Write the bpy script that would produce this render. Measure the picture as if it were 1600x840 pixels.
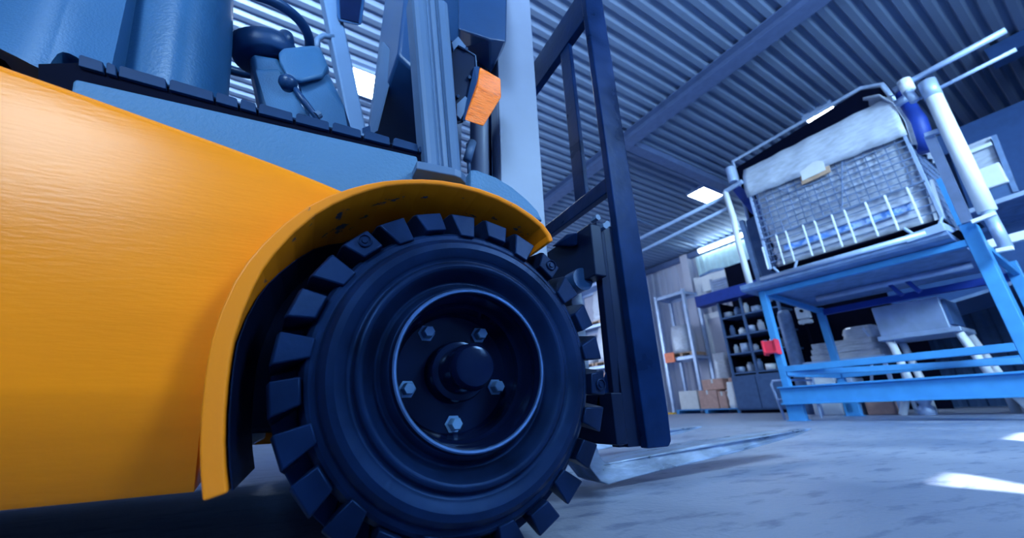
import bpy, bmesh, math, random
import numpy as np
from mathutils import Matrix, Vector
random.seed(7)
for o in list(bpy.data.objects): bpy.data.objects.remove(o)
S = bpy.context.scene; C = S.collection
rad = math.radians

# ------------------------------------------------------------------ camera
# world frame = the truck's own frame (x forward, y to its left, z up); the hall is turned 4.7 degrees to it
FPX = 612.4; PITCH = rad(20.01); ROLL = rad(-2.06); YAW_T = rad(62.74); YAW_R = rad(58.04); CAMH = 0.2437
_U = np.array([math.sin(ROLL)*math.cos(PITCH), math.cos(ROLL)*math.cos(PITCH), -math.sin(PITCH)])
_H = np.array([0, 0, -1.]) + _U[2]*_U; _H /= np.linalg.norm(_H)
_R = np.cross(_H, _U)
def _fr(a):
    F = math.cos(a)*_H + math.sin(a)*_R
    return np.array([F, np.cross(_U, F), _U])
MT = _fr(YAW_T); MR = _fr(YAW_R)
cam = bpy.data.objects.new('camera', bpy.data.cameras.new('camera')); C.objects.link(cam)
cam.matrix_world = Matrix.Translation((0, 0, CAMH)) @ Matrix([list(r) for r in MT]).to_4x4()
cam.data.sensor_width = 36; cam.data.lens = FPX/1600*36
cam.data.clip_start = 0.01; cam.data.clip_end = 200
cam.data.dof.use_dof = True; cam.data.dof.focus_distance = 0.95; cam.data.dof.aperture_fstop = 2.8
S.camera = cam

def _ray(px, py, M):
    return M @ np.array([(px-800)/FPX, -(py-420)/FPX, -1.])
def TY(px, py, y):                      # point of the truck frame on the plane y
    d = _ray(px, py, MT); p = d*y/d[1]; return Vector((p[0], p[1], p[2]+CAMH))
def TX(px, py, x):
    d = _ray(px, py, MT); p = d*x/d[0]; return Vector((p[0], p[1], p[2]+CAMH))
def RX(px, py, x):                      # point of the hall frame on the plane x
    d = _ray(px, py, MR); p = d*x/d[0]; return Vector((p[0], p[1], p[2]+CAMH))
ROOM = Matrix.Rotation(YAW_T-YAW_R, 4, 'Z')
def W(x, y, z=0): return ROOM @ Vector((x, y, z))

# ------------------------------------------------------------------ light
wd = bpy.data.worlds.new('world'); S.world = wd; wd.use_nodes = True
wd.node_tree.nodes['Background'].inputs[0].default_value = (0.10, 0.28, 0.85, 1)
wd.node_tree.nodes['Background'].inputs[1].default_value = 0.14
def area(name, loc, target, size, power, col, sy=None):
    l = bpy.data.lights.new(name, 'AREA'); l.energy = power; l.color = col; l.size = size
    if sy: l.shape = 'RECTANGLE'; l.size_y = sy
    o = bpy.data.objects.new(name, l); C.objects.link(o); o.location = loc
    o.rotation_euler = (Vector(target)-Vector(loc)).to_track_quat('-Z', 'Y').to_euler()
    return o
area('daylight_door', (2.7, -3.0, 3.6), (0.2, 0.8, 0.4), 1.0, 165, (0.60, 0.84, 1.0))
area('daylight_window', (-3.0, -4.0, 3.2), (-0.2, 0.8, 0.6), 1.4, 400, (0.66, 0.86, 1.0), 2.2)
o = area('daylight_hall', W(4.0, -4.2, 3.6), W(7.5, 3.0, 1.2), 2.6, 500, (0.56, 0.80, 1.0), 2.2); o.data.spread = rad(120)
o = area('daylight_low', W(-3.5, -4.0, 1.6), W(-1.6, 5.0, 6), 3.0, 500, (0.70, 0.86, 1.0), 1.6); o.data.spread = rad(75)
area('fill_far_left', W(7.0, 14.5, 3.2), W(13.5, 9.0, 3.0), 2.5, 330, (0.78, 0.86, 1.0), 2.5)  # unseen fill added to brighten the far left wall
sun = bpy.data.objects.new('sun', bpy.data.lights.new('sun', 'SUN')); C.objects.link(sun)
sun.data.energy = 30; sun.data.angle = rad(0.5); sun.data.color = (1, 0.96, 0.9)
SUN_DIR = ROOM.to_3x3() @ Vector((0.35, 0.72, -0.60)).normalized()     # where it shines to
sun.rotation_euler = SUN_DIR.to_track_quat('-Z', 'Y').to_euler()
S.view_settings.view_transform = 'Standard'; S.view_settings.look = 'None'
S.view_settings.exposure = 0; S.view_settings.gamma = 1; S.view_settings.use_curve_mapping = False

# ------------------------------------------------------------------ materials
def mat(name, col, rough=.5, metal=0, var=.12, scale=8, bump=0, bscale=40, col2=None, thr=None, emit=None, estr=0, spec=.5, trans=0, alpha=1, stretch=None, coat=0, rvar=0, tint=(.6, .78, 1)):
    m = bpy.data.materials.new(name); m.use_nodes = True
    n = m.node_tree.nodes; L = m.node_tree.links; b = n['Principled BSDF']
    b.inputs['Roughness'].default_value = rough; b.inputs['Metallic'].default_value = metal
    b.inputs['Specular IOR Level'].default_value = spec
    b.inputs['Transmission Weight'].default_value = trans; b.inputs['Alpha'].default_value = alpha
    b.inputs['Specular Tint'].default_value = (*tint, 1)
    b.inputs['Coat Weight'].default_value = coat; b.inputs['Coat Roughness'].default_value = .12
    tc = n.new('ShaderNodeTexCoord'); mp = n.new('ShaderNodeMapping'); L.new(tc.outputs['Object'], mp.inputs[0])
    if stretch: mp.inputs['Scale'].default_value = stretch
    nz = n.new('ShaderNodeTexNoise'); nz.inputs['Scale'].default_value = scale; nz.inputs['Detail'].default_value = 6
    L.new(mp.outputs[0], nz.inputs['Vector'])
    r = n.new('ShaderNodeValToRGB'); L.new(nz.outputs['Fac'], r.inputs[0])
    lo = thr[0] if thr else .3; hi = thr[1] if thr else .7
    r.color_ramp.elements[0].position = lo; r.color_ramp.elements[1].position = hi
    c2 = col2 or tuple(min(1, c*(1+var)) for c in col); c1 = col if col2 else tuple(c*(1-var) for c in col)
    r.color_ramp.elements[0].color = (*c1, 1); r.color_ramp.elements[1].color = (*c2, 1)
    L.new(r.outputs[0], b.inputs['Base Color'])
    if rvar:
        mr = n.new('ShaderNodeMapRange'); L.new(nz.outputs['Fac'], mr.inputs[0])
        mr.inputs['From Min'].default_value = .3; mr.inputs['From Max'].default_value = .7
        mr.inputs['To Min'].default_value = rough-rvar; mr.inputs['To Max'].default_value = rough+rvar
        L.new(mr.outputs[0], b.inputs['Roughness'])
    if bump:
        n2 = n.new('ShaderNodeTexNoise'); n2.inputs['Scale'].default_value = bscale; n2.inputs['Detail'].default_value = 4
        L.new(mp.outputs[0], n2.inputs['Vector'])
        bp = n.new('ShaderNodeBump'); bp.inputs['Strength'].default_value = bump; bp.inputs['Distance'].default_value = .01
        L.new(n2.outputs['Fac'], bp.inputs['Height']); L.new(bp.outputs[0], b.inputs['Normal'])
    if emit:
        b.inputs['Emission Color'].default_value = (*emit, 1); b.inputs['Emission Strength'].default_value = estr
    return m
M = {}
M['orange'] = mat('orange_paint', (.95, .285, .008), .25, var=.06, scale=3, bump=.05, bscale=30, stretch=(1, 1, 6), tint=(1, 1, 1), spec=.18)
def chipped():
    m = mat('chipped_orange_paint', (.90, .27, .008), .3, var=.05, scale=3, tint=(1, 1, 1), spec=.35)
    n = m.node_tree.nodes; L = m.node_tree.links; b = n['Principled BSDF']
    base = b.inputs['Base Color'].links[0].from_socket
    tc = n.new('ShaderNodeTexCoord'); nz = n.new('ShaderNodeTexNoise'); nz.inputs['Scale'].default_value = 26; nz.inputs['Detail'].default_value = 7
    nz.inputs['Roughness'].default_value = .65
    L.new(tc.outputs['Object'], nz.inputs['Vector'])
    n2 = n.new('ShaderNodeTexNoise'); n2.inputs['Scale'].default_value = 4.5; L.new(tc.outputs['Object'], n2.inputs['Vector'])
    ad = n.new('ShaderNodeMath'); ad.operation = 'ADD'; L.new(nz.outputs['Fac'], ad.inputs[0]); L.new(n2.outputs['Fac'], ad.inputs[1])
    r = n.new('ShaderNodeValToRGB'); r.color_ramp.elements[0].position = .595; r.color_ramp.elements[1].position = .61
    hf = n.new('ShaderNodeMath'); hf.operation = 'MULTIPLY'; hf.inputs[1].default_value = .5; L.new(ad.outputs[0], hf.inputs[0]); L.new(hf.outputs[0], r.inputs[0])
    mx = n.new('ShaderNodeMix'); mx.data_type = 'RGBA'; L.new(r.outputs[0], mx.inputs['Factor']); L.new(base, mx.inputs['A'])
    mx.inputs['B'].default_value = (.05, .07, .14, 1); L.new(mx.outputs['Result'], b.inputs['Base Color'])
    return m
M['fender'] = chipped()
M['rubber'] = mat('black_rubber', (.003, .011, .045), .42, spec=.32, tint=(.12, .35, 1), var=.5, scale=7, bump=.15, bscale=25, rvar=.12, thr=(.35, .65))
M['rim'] = mat('dark_rim_paint', (.002, .006, .03), .17, var=.2, spec=.25, tint=(.25, .5, 1))
M['nut'] = mat('steel_nut', (.10, .26, .55), .4, metal=.2)
M['black'] = mat('black_paint', (.002, .006, .028), .4, var=.3, spec=.3, tint=(.3, .55, 1))
M['mast_black'] = mat('dark_blue_black_paint', (.002, .013, .065), .33, var=.5, scale=6, bump=.08, rvar=.1, tint=(.2, .5, 1), spec=.16)
M['plastic'] = mat('dark_moulded_plastic', (.032, .126, .30), .42, var=.06, bump=.12, bscale=260)
M['plastic_deep'] = mat('deep_moulded_plastic', (.008, .042, .14), .36, var=.1, bump=.1, bscale=260)
M['panel'] = mat('textured_grey_panel', (.055, .165, .34), .55, var=.05, bump=.35, bscale=130)
M['mast'] = mat('mast_steel_paint', (.14, .20, .33), .45, var=.08, scale=5)
M['alu'] = mat('pillar_aluminium', (.06, .13, .27), .5, var=.05)
M['mat_rubber'] = mat('ribbed_mat_rubber', (.006, .03, .10), .55, var=.2, spec=.2)
M['steel'] = mat('worn_fork_steel', (.34, .46, .64), .36, metal=.55, var=.35, scale=9, bump=.15, stretch=(1, 3, 3), rvar=.12)
M['amber'] = mat('amber_lens', (.95, .22, .01), .15, col2=(.45, .06, .0), thr=(.5, .8), scale=30, stretch=(1, 1, 5), emit=(1, .16, 0), estr=.05, bump=.4, bscale=60)
M['blue'] = mat('blue_frame_paint', (.055, .285, .66), .42, var=.08)
M['galv'] = mat('galvanised_steel', (.36, .50, .76), .42, metal=.3, var=.14, scale=5)
M['galv_dark'] = mat('dull_galvanised_steel', (.16, .27, .50), .5, metal=.2, var=.2)
M['white'] = mat('white_coating', (.74, .84, .95), .5, var=.04)
M['film'] = mat('stretch_film', (.44, .52, .66), .3, var=.16, scale=9, bump=.4, bscale=14, stretch=(1, 1, 3))
M['wire'] = mat('cage_wire', (.16, .24, .42), .45, metal=.3, var=.3)
M['paper'] = mat('paper', (.62, .68, .74), .7, var=.06)
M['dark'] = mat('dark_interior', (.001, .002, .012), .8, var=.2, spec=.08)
M['wood'] = mat('pallet_wood', (.42, .30, .22), .7, var=.2)
M['greywood'] = mat('grey_pallet_wood', (.38, .42, .52), .7, var=.25, stretch=(1, 1, 6))
M['card'] = mat('cardboard', (.50, .33, .30), .75, var=.12)
M['red'] = mat('red_plastic', (.80, .045, .09), .5)
M['orange_sign'] = mat('orange_sign', (.85, .20, .07), .5)
M['yellow'] = mat('yellow_plastic', (.8, .5, .04), .5)
M['navy'] = mat('navy_blue_paint', (.01, .04, .30), .5)
M['hopper'] = mat('blue_grey_sheet', (.03, .085, .26), .5, var=.1)
M['cabinet'] = mat('grey_blue_cabinet', (.06, .13, .30), .5)
M['text'] = mat('printed_blue_band', (.10, .28, .75), .5, col2=(.35, .52, .88), scale=16, thr=(.45, .55), var=0)
M['lamp'] = mat('lamp_panel', (1, 1, 1), .5, emit=(.84, .93, 1), estr=55)
M['tube'] = mat('lamp_tube', (1, 1, 1), .5, emit=(.80, .97, 1), estr=11)
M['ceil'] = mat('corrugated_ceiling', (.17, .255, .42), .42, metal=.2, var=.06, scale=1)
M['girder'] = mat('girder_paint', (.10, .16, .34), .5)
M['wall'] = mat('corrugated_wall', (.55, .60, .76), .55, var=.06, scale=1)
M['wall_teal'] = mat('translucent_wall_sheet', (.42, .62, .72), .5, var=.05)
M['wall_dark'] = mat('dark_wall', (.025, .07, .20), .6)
def floor_mat():
    m = mat('worn_concrete', (.22, .28, .42), .45, col2=(.31, .38, .53), scale=1.4, thr=(.35, .65), bump=.25, bscale=55, rvar=.13)
    n = m.node_tree.nodes; L = m.node_tree.links; b = n['Principled BSDF']
    base = b.inputs['Base Color'].links[0].from_socket
    tc = n.new('ShaderNodeTexCoord'); mp = n.new('ShaderNodeMapping'); L.new(tc.outputs['Object'], mp.inputs[0])
    mp.inputs['Scale'].default_value = (3, 9, 1); mp.inputs['Rotation'].default_value = (0, 0, .45)
    nz = n.new('ShaderNodeTexNoise'); nz.inputs['Scale'].default_value = 2.2; nz.inputs['Detail'].default_value = 9; nz.inputs['Roughness'].default_value = .6
    L.new(mp.outputs[0], nz.inputs['Vector'])
    r = n.new('ShaderNodeValToRGB'); r.color_ramp.elements[0].position = .34; r.color_ramp.elements[1].position = .47
    r.color_ramp.elements[0].color = (.55, .6, .7, 1); r.color_ramp.elements[1].color = (1, 1, 1, 1); L.new(nz.outputs['Fac'], r.inputs[0])
    mx = n.new('ShaderNodeMix'); mx.data_type = 'RGBA'; mx.blend_type = 'MULTIPLY'; mx.inputs['Factor'].default_value = 1
    L.new(base, mx.inputs['A']); L.new(r.outputs[0], mx.inputs['B']); L.new(mx.outputs['Result'], b.inputs['Base Color'])
    return m
M['floor'] = floor_mat()

# ------------------------------------------------------------------ geometry helpers
class MB:
    def __init__(s, T=None): s.bm = bmesh.new(); s.T = T or Matrix.Identity(4)
    def vs(s, pts): return [s.bm.verts.new(s.T @ Vector(p)) for p in pts]
    def face(s, v):
        try: return s.bm.faces.new(v)
        except ValueError: return None
    def box(s, a, b):
        (x0, y0, z0), (x1, y1, z1) = a, b
        v = s.vs([(x0,y0,z0),(x1,y0,z0),(x1,y1,z0),(x0,y1,z0),(x0,y0,z1),(x1,y0,z1),(x1,y1,z1),(x0,y1,z1)])
        for f in ((0,3,2,1),(4,5,6,7),(0,1,5,4),(1,2,6,5),(2,3,7,6),(3,0,4,7)): s.face([v[i] for i in f])
        return s
    def loft(s, rings, cap=True, closed=True):
        R = [s.vs(r) for r in rings]; n = len(R[0])
        for a, b in zip(R, R[1:]):
            for i in range(n if closed else n-1): s.face([a[i], a[(i+1) % n], b[(i+1) % n], b[i]])
        if cap and closed: s.face(R[0][::-1]); s.face(R[-1])
        return s
    def prism(s, poly, d):             # polygon of points pushed along the vector d
        d = Vector(d); return s.loft([poly, [Vector(p)+d for p in poly]])
    def grid(s, rows): return s.loft(rows, cap=False, closed=False)
    def hull(s, pts):
        v = s.vs(pts); r = bmesh.ops.convex_hull(s.bm, input=v)
        bmesh.ops.delete(s.bm, geom=list({g for g in r['geom_interior'] if isinstance(g, bmesh.types.BMVert)}), context='VERTS'); return s
    def tube(s, pts, r, n=10, closed=False):
        pts = [Vector(p) for p in pts]; R = []; up = None; N = len(pts)
        for i, p in enumerate(pts):
            if closed: t = pts[(i+1) % N]-pts[i-1]
            else: t = pts[min(i+1, N-1)]-pts[max(i-1, 0)]
            t.normalize()
            if up is None: up = Vector((0, 0, 1)) if abs(t.z) < .9 else Vector((1, 0, 0))
            a = up-t*up.dot(t); a.normalize(); up = a; b = t.cross(a)
            rr = r[i] if isinstance(r, (list, tuple)) else r
            R.append([p+(a*math.cos(k*2*math.pi/n)+b*math.sin(k*2*math.pi/n))*rr for k in range(n)])
        if closed: R.append(R[0]); s.loft(R, cap=False); bmesh.ops.remove_doubles(s.bm, verts=s.bm.verts, dist=1e-6); return s
        return s.loft(R)
    def bar(s, a, b, w, h=None, up=(0, 0, 1)):   # rectangular bar between two points
        a = Vector(a); b = Vector(b); h = h or w; t = (b-a).normalized(); u = Vector(up)
        if abs(t.dot(u)) > .95: u = Vector((1, 0, 0))
        u = (u-t*u.dot(t)).normalized(); v = t.cross(u)
        ring = lambda p: [p+u*h/2+v*w/2, p-u*h/2+v*w/2, p-u*h/2-v*w/2, p+u*h/2-v*w/2]
        return s.loft([ring(a), ring(b)])
    def lathe(s, c, prof, n=72, axis='y', closed=False):
        c = Vector(c); rings = []
        for k in range(n):
            a = 2*math.pi*k/n; ca, sa = math.cos(a), math.sin(a)
            if axis == 'y': rings.append([Vector((c.x+r*ca, h, c.z+r*sa)) for r, h in prof])
            else: rings.append([Vector((c.x+r*ca, c.y+r*sa, h)) for r, h in prof])
        R = [s.vs(r) for r in rings]; m = len(prof)
        for k in range(n):
            a, b = R[k], R[(k+1) % n]
            for i in range(m if closed else m-1): s.face([a[i], a[(i+1) % m], b[(i+1) % m], b[i]])
        bmesh.ops.remove_doubles(s.bm, verts=s.bm.verts, dist=1e-6); return s
def link(name, o, parent=None):
    C.objects.link(o)
    if parent: o.parent = parent; o.matrix_parent_inverse = Matrix.Identity(4)
    return o
def wpos(o):
    p = Vector(o.location)
    while o.parent: o = o.parent; p = p+o.location
    return p
def obj(name, mb, m, parent=None, bevel=0, smooth=False, solid=0, sub=0, base=None, seg=2):
    bm = mb.bm; bmesh.ops.recalc_face_normals(bm, faces=bm.faces)
    cs = [v.co for v in bm.verts]
    if base is None:
        base = Vector(((min(c.x for c in cs)+max(c.x for c in cs))/2, (min(c.y for c in cs)+max(c.y for c in cs))/2, min(c.z for c in cs)))
    base = Vector(base)
    for v in bm.verts: v.co -= base
    me = bpy.data.meshes.new(name); bm.to_mesh(me); bm.free(); me.materials.append(M[m] if isinstance(m, str) else m)
    o = bpy.data.objects.new(name, me); link(name, o, parent)
    o.location = base-(wpos(parent) if parent else Vector((0, 0, 0)))
    if smooth:
        for p in me.polygons: p.use_smooth = True
    if solid:
        d = o.modifiers.new('solid', 'SOLIDIFY'); d.thickness = solid; d.offset = -1
    if bevel:
        d = o.modifiers.new('bevel', 'BEVEL'); d.width = bevel; d.segments = seg; d.limit_method = 'ANGLE'; d.angle_limit = rad(35)
    if sub:
        d = o.modifiers.new('sub', 'SUBSURF'); d.levels = sub; d.render_levels = sub
    if smooth == 'auto':
        d = None
        for e in me.polygons: e.use_smooth = True
        es = bpy.data.meshes[me.name]
        es.set_sharp_from_angle(angle=rad(35))
    return o
def empty(name, loc, label, cat, group=None):
    o = bpy.data.objects.new(name, None); C.objects.link(o); o.location = loc; o.empty_display_size = .1
    return tag(o, label, cat, group)
def tag(o, label, cat, group=None, kind=None):
    o['label'] = label; o['category'] = cat
    if group: o['group'] = group
    if kind: o['kind'] = kind
    return o
def struct(o): o['kind'] = 'structure'; return o
def copy_tree(o, off, label=None, parent=None):
    c = o.copy(); C.objects.link(c)
    if parent: c.parent = parent
    else: c.location = Vector(o.location)+Vector(off)
    for ch in [x for x in bpy.data.objects if x.parent == o and x != c]: copy_tree(ch, (0, 0, 0), None, c)
    if label: c['label'] = label
    return c
lerp = lambda a, b, t: Vector(a)*(1-t)+Vector(b)*t

def slab(rows, d):
    """a grid of points given thickness along d"""
    m = MB(); d = Vector(d); A = [m.vs(q) for q in rows]; B = [m.vs([Vector(p)+d for p in q]) for q in rows]
    n = len(rows[0]); k = len(rows)
    for i in range(k-1):
        for j in range(n-1): m.face([A[i][j], A[i][j+1], A[i+1][j+1], A[i+1][j]]); m.face([B[i][j], B[i+1][j], B[i+1][j+1], B[i][j+1]])
        m.face([A[i][0], A[i+1][0], B[i+1][0], B[i][0]]); m.face([A[i][-1], B[i][-1], B[i+1][-1], A[i+1][-1]])
    for j in range(n-1): m.face([A[0][j], B[0][j], B[0][j+1], A[0][j+1]]); m.face([A[-1][j], A[-1][j+1], B[-1][j+1], B[-1][j]])
    return m

# ================================================================== THE HALL
ZC = 6.0
struct(obj('floor', MB(ROOM).box((-9, -9, -.1), (14.2, 16, 0)), 'floor'))
def corr(mb, n0, n1, per, depth, fn):
    """trapezoid ribs: fn(u, d) -> two end points of a line"""
    rows = []
    k = n0
    while k < n1:
        for du, dd in ((0, 0), (.32, 0), (.52, depth), (.86, depth)): rows.append(fn(k+du*per, dd))
        k += per
    mb.grid(rows); return mb
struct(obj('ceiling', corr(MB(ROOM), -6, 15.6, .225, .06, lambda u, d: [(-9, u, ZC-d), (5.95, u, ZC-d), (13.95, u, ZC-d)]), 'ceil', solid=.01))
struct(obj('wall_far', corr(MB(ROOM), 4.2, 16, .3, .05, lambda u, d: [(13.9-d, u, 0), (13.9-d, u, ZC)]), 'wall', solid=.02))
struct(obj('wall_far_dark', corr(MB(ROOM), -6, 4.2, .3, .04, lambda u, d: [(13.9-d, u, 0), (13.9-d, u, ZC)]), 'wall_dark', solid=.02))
g = MB(ROOM)
g.box((5.92, -6, ZC-.30), (6.22, 15.5, ZC-.28)); g.box((6.05, -6, ZC-.28), (6.08, 15.5, ZC-.07)); g.box((5.92, -6, ZC-.09), (6.22, 15.5, ZC-.07))
struct(obj('trim_1', g, 'girder'))
g = MB(ROOM); g.box((6.22, 4.72, ZC-.24), (13.8, 4.95, ZC-.08)); struct(obj('trim_2', g, 'girder'))
g = MB(ROOM); g.box((13.6, 4.2, ZC-.28), (13.82, 15.5, ZC-.1)); struct(obj('trim_3', g, 'girder'))
for k, (y, w) in enumerate(((8.8, .3), (12.6, .3))):
    g = MB(ROOM); g.box((13.55, y-w/2, 0), (13.83, y+w/2, ZC-.1)); struct(obj('trim_%d' % (4+k), g, 'wall'))
g = MB(ROOM); g.box((10.0, -.75, 0), (10.3, -.42, ZC-.08)); g.box((9.9, -3, ZC-.35), (10.25, .0, ZC-.08)); struct(obj('trim_6', g, 'hopper'))
g = MB(ROOM); g.box((10.0, -3, 4.42), (10.3, 2.6, 4.78)); g.box((9.95, -3, 4.36), (10.35, 2.6, 4.40)); struct(obj('trim_7', g, 'hopper'))
struct(obj('window_1', corr(MB(ROOM), 5.9, 8.3, .22, .04, lambda u, d: [(13.6-d, u, 4.85), (13.6-d, u, 5.62)]), 'wall_teal', solid=.02))
# unseen wall added behind the photographer, its openings cut to shape the sun patches
def sun_wall():
    bm = bmesh.new(); n = ROOM.to_3x3().inverted() @ SUN_DIR; yb = -4.4; edges = []
    loops = [[(-12, yb, 0), (14, yb, 0), (14, yb, ZC), (-12, yb, ZC)]]
    for poly in (((1.73, .47), (2.06, .49), (2.00, .42), (1.88, .30), (1.86, .10), (1.60, .10), (1.74, .30)), ((3.69, .625), (4.39, .652), (4.3, .3), (3.30, .3))):
        loops.append([(x+n.x*(yb-y)/n.y, yb, n.z*(yb-y)/n.y) for x, y in poly])
    for lp in loops:
        v = [bm.verts.new(ROOM @ Vector(p)) for p in lp]
        edges += [bm.edges.new((v[k], v[(k+1) % len(v)])) for k in range(len(v))]
    bmesh.ops.triangle_fill(bm, use_beauty=True, use_dissolve=False, edges=edges)
    m = MB(); m.bm.free(); m.bm = bm
    return m
g = MB().box((-5, -1.05, 0), (.15, -.9, 1.32)); struct(obj('low_shade_screen', g, 'wall'))     # unseen low screen added to shade the panel's lower band and the floor
struct(obj('wall_right', sun_wall(), 'wall', solid=.02))

# ================================================================== CEILING LAMPS
def ceiling_lamp(x0, x1, y0, y1, label):
    r = empty('ceiling_lamp', W((x0+x1)/2, (y0+y1)/2, ZC-.13), label, 'lamp', 'square ceiling lamps')
    g = MB(ROOM)
    for a, b in (((x0-.03, y0-.03), (x1+.03, y0)), ((x0-.03, y1), (x1+.03, y1+.03)), ((x0-.03, y0), (x0, y1)), ((x1, y0), (x1+.03, y1))):
        g.box((a[0], a[1], ZC-.13), (b[0], b[1], ZC-.002))
    obj('lamp_frame', g, 'galv', r)
    g = MB(ROOM); g.box((x0, y0, ZC-.12), (x1, y1, ZC-.07)); obj('diffuser', g, 'lamp', r)
    return r
ceiling_lamp(9.55, 10.48, 5.18, 5.68, 'glowing square ceiling lamp left of the wire cage, above the pipes')
ceiling_lamp(8.98, 9.2, 1.96, 2.44, 'narrow glowing ceiling lamp just above the top edge of the caged load')
ceiling_lamp(.38, 1.02, 5.70, 6.27, 'bright ceiling lamp seen through the truck cab beside the thin far pillar')
r = empty('tube_lamp', W(13.5, 7, 5.66), 'long fluorescent tube lamp high on the far wall left of the cage', 'lamp')
g = MB(ROOM); g.tube([(13.42, 8.0, 5.74), (13.42, 5.0, 5.74)], .075); obj('lamp_tube', g, 'tube', r)
g = MB(ROOM); g.box((13.44, 4.9, 5.80), (13.6, 8.1, 5.9)); obj('housing', g, 'galv', r)
# conduits and pipes
def RZ(px, py, z):
    d = _ray(px, py, MR); p = d*(z-CAMH)/d[2]; return Vector((p[0], p[1], z))
tag(obj('conduit', MB(ROOM).tube([RZ(995, 342, 5.9), RZ(1112, 388, 5.9)], .03), 'galv_dark'), 'thin conduit crossing under the ceiling behind the two long pipes', 'pipe')

# ================================================================== FAR WALL THINGS
def solid_thing(name, label, cat, mb, m, group=None, **k):
    return tag(obj(name, mb, m, **k), label, cat, group)
# steel pallet rack left of the white wall column
def steel_rack(x, y0, y1, zs, zt, name_label, dx=.9):
    r = empty('pallet_rack', W(x, (y0+y1)/2, 0), name_label, 'shelf')
    for yy in (y0, y1):
        for xx in (x, x+dx): obj('upright', MB(ROOM).box((xx-.05, yy-.05, 0), (xx+.05, yy+.05, zt)), 'galv', r)
    for z in zs:
        for xx in (x, x+dx): obj('beam', MB(ROOM).box((xx-.03, y0+.05, z-.1), (xx+.03, y1-.05, z)), 'galv', r)
        for yy in (y0, y1): obj('side_rail', MB(ROOM).box((x+.05, yy-.03, z-.09), (x+dx-.05, yy+.03, z-.02)), 'galv', r)
        obj('shelf_board', MB(ROOM).box((x-.02, y0+.02, z), (x+dx, y1-.02, z+.02)), 'galv_dark', r)
    return r
steel_rack(12.6, 8.46, 9.66, (1.88, 4.2), 4.27, 'pale steel rack by the wall column with an orange sign on its post', .85)
steel_rack(11.5, 11.1, 13.6, (.95, 1.86, 3.55, 5.3), 5.5, 'steel rack seen in the gap between the tyre and the mast')
g = MB(ROOM); g.box((12.50, 9.22, 1.73), (12.55, 9.62, 2.08)); solid_thing('orange_sign', 'small orange sign on the front post of the pale steel rack', 'sign', g, 'orange_sign')
def pallet(cx, cy, z, lx, ly, label, m='wood', group='wooden pallets'):
    r = empty('pallet', W(cx, cy, z), label, 'pallet', group)
    for k in range(3):
        yy = cy-ly/2+.05+k*(ly-.1)/2
        obj('stringer', MB(ROOM).box((cx-lx/2, yy-.05, z+.0), (cx+lx/2, yy+.05, z+.1)), m, r)
    g = MB(ROOM); n = 7
    for k in range(n):
        xx = cx-lx/2+(k+.5)*lx/n; g.box((xx-lx/n*.4, cy-ly/2, z+.1), (xx+lx/n*.4, cy+ly/2, z+.13))
    obj('deck', g, m, r); return r
def lump(cx, cy, z, lx, ly, lz, seed=0, amp=.05, n=9):
    """a bulging wrapped load"""
    rnd = random.Random(seed); m = MB(ROOM); rings = []
    for k in range(7):
        t = k/6; s = 1-.18*max(0, t-.6)/.4+rnd.uniform(-.03, .03); R = []
        for a in range(24):
            an = 2*math.pi*a/24; c, s_ = math.cos(an), math.sin(an); q = (abs(c)**5+abs(s_)**5)**(-.2)
            R.append((cx+c*q*lx/2*s+rnd.uniform(-amp, amp)*.3, cy+s_*q*ly/2*s+rnd.uniform(-amp, amp)*.3, z+lz*t))
        rings.append(R)
    m.loft(rings); return m
pallet(13.02, 9.0, 1.905, .8, .9, 'wooden pallet on the middle shelf of the pale steel rack')
solid_thing('wrapped_load', 'film-wrapped grey load on the middle shelf of the pale steel rack', 'load', lump(13.02, 9.05, 2.04, .7, .75, 1.0, 2), 'film', 'film-wrapped loads', smooth=True)
for k, (z, y, hgt, lb) in enumerate(((3.58, 11.75, 1.3, 'white wrapped load on the upper shelf seen just under the hydraulic cylinder'), (1.89, 11.7, 1.4, 'white wrapped load on the middle shelf seen in the gap beside the tyre'), (1.89, 12.9, 1.2, 'wrapped load partly behind the tyre lugs on the middle shelf'))):
    pallet(12.0, y, z, 1.0, 1.1, ['pallet on the upper shelf seen under the hydraulic cylinder', 'pallet on the middle shelf seen beside the tyre', 'pallet on the middle shelf partly behind the tyre lugs'][k])
    solid_thing('wrapped_load', lb, 'load', lump(12.0, y, z+.13, .9, 1.0, hgt, 5+k), 'film', 'film-wrapped loads', smooth=True)
for k in range(3):
    solid_thing('cardboard_box', ['leftmost brown box on the low shelf beside the tyre', 'middle brown box on the low shelf beside the tyre', 'right brown box on the low shelf beside the tyre'][k], 'box', MB(ROOM).box((11.5, 11.2+k*.5, .97), (11.95, 11.55+k*.5, 1.45+.1*k)), 'card', 'boxes on the low shelf', bevel=.01)
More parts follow.
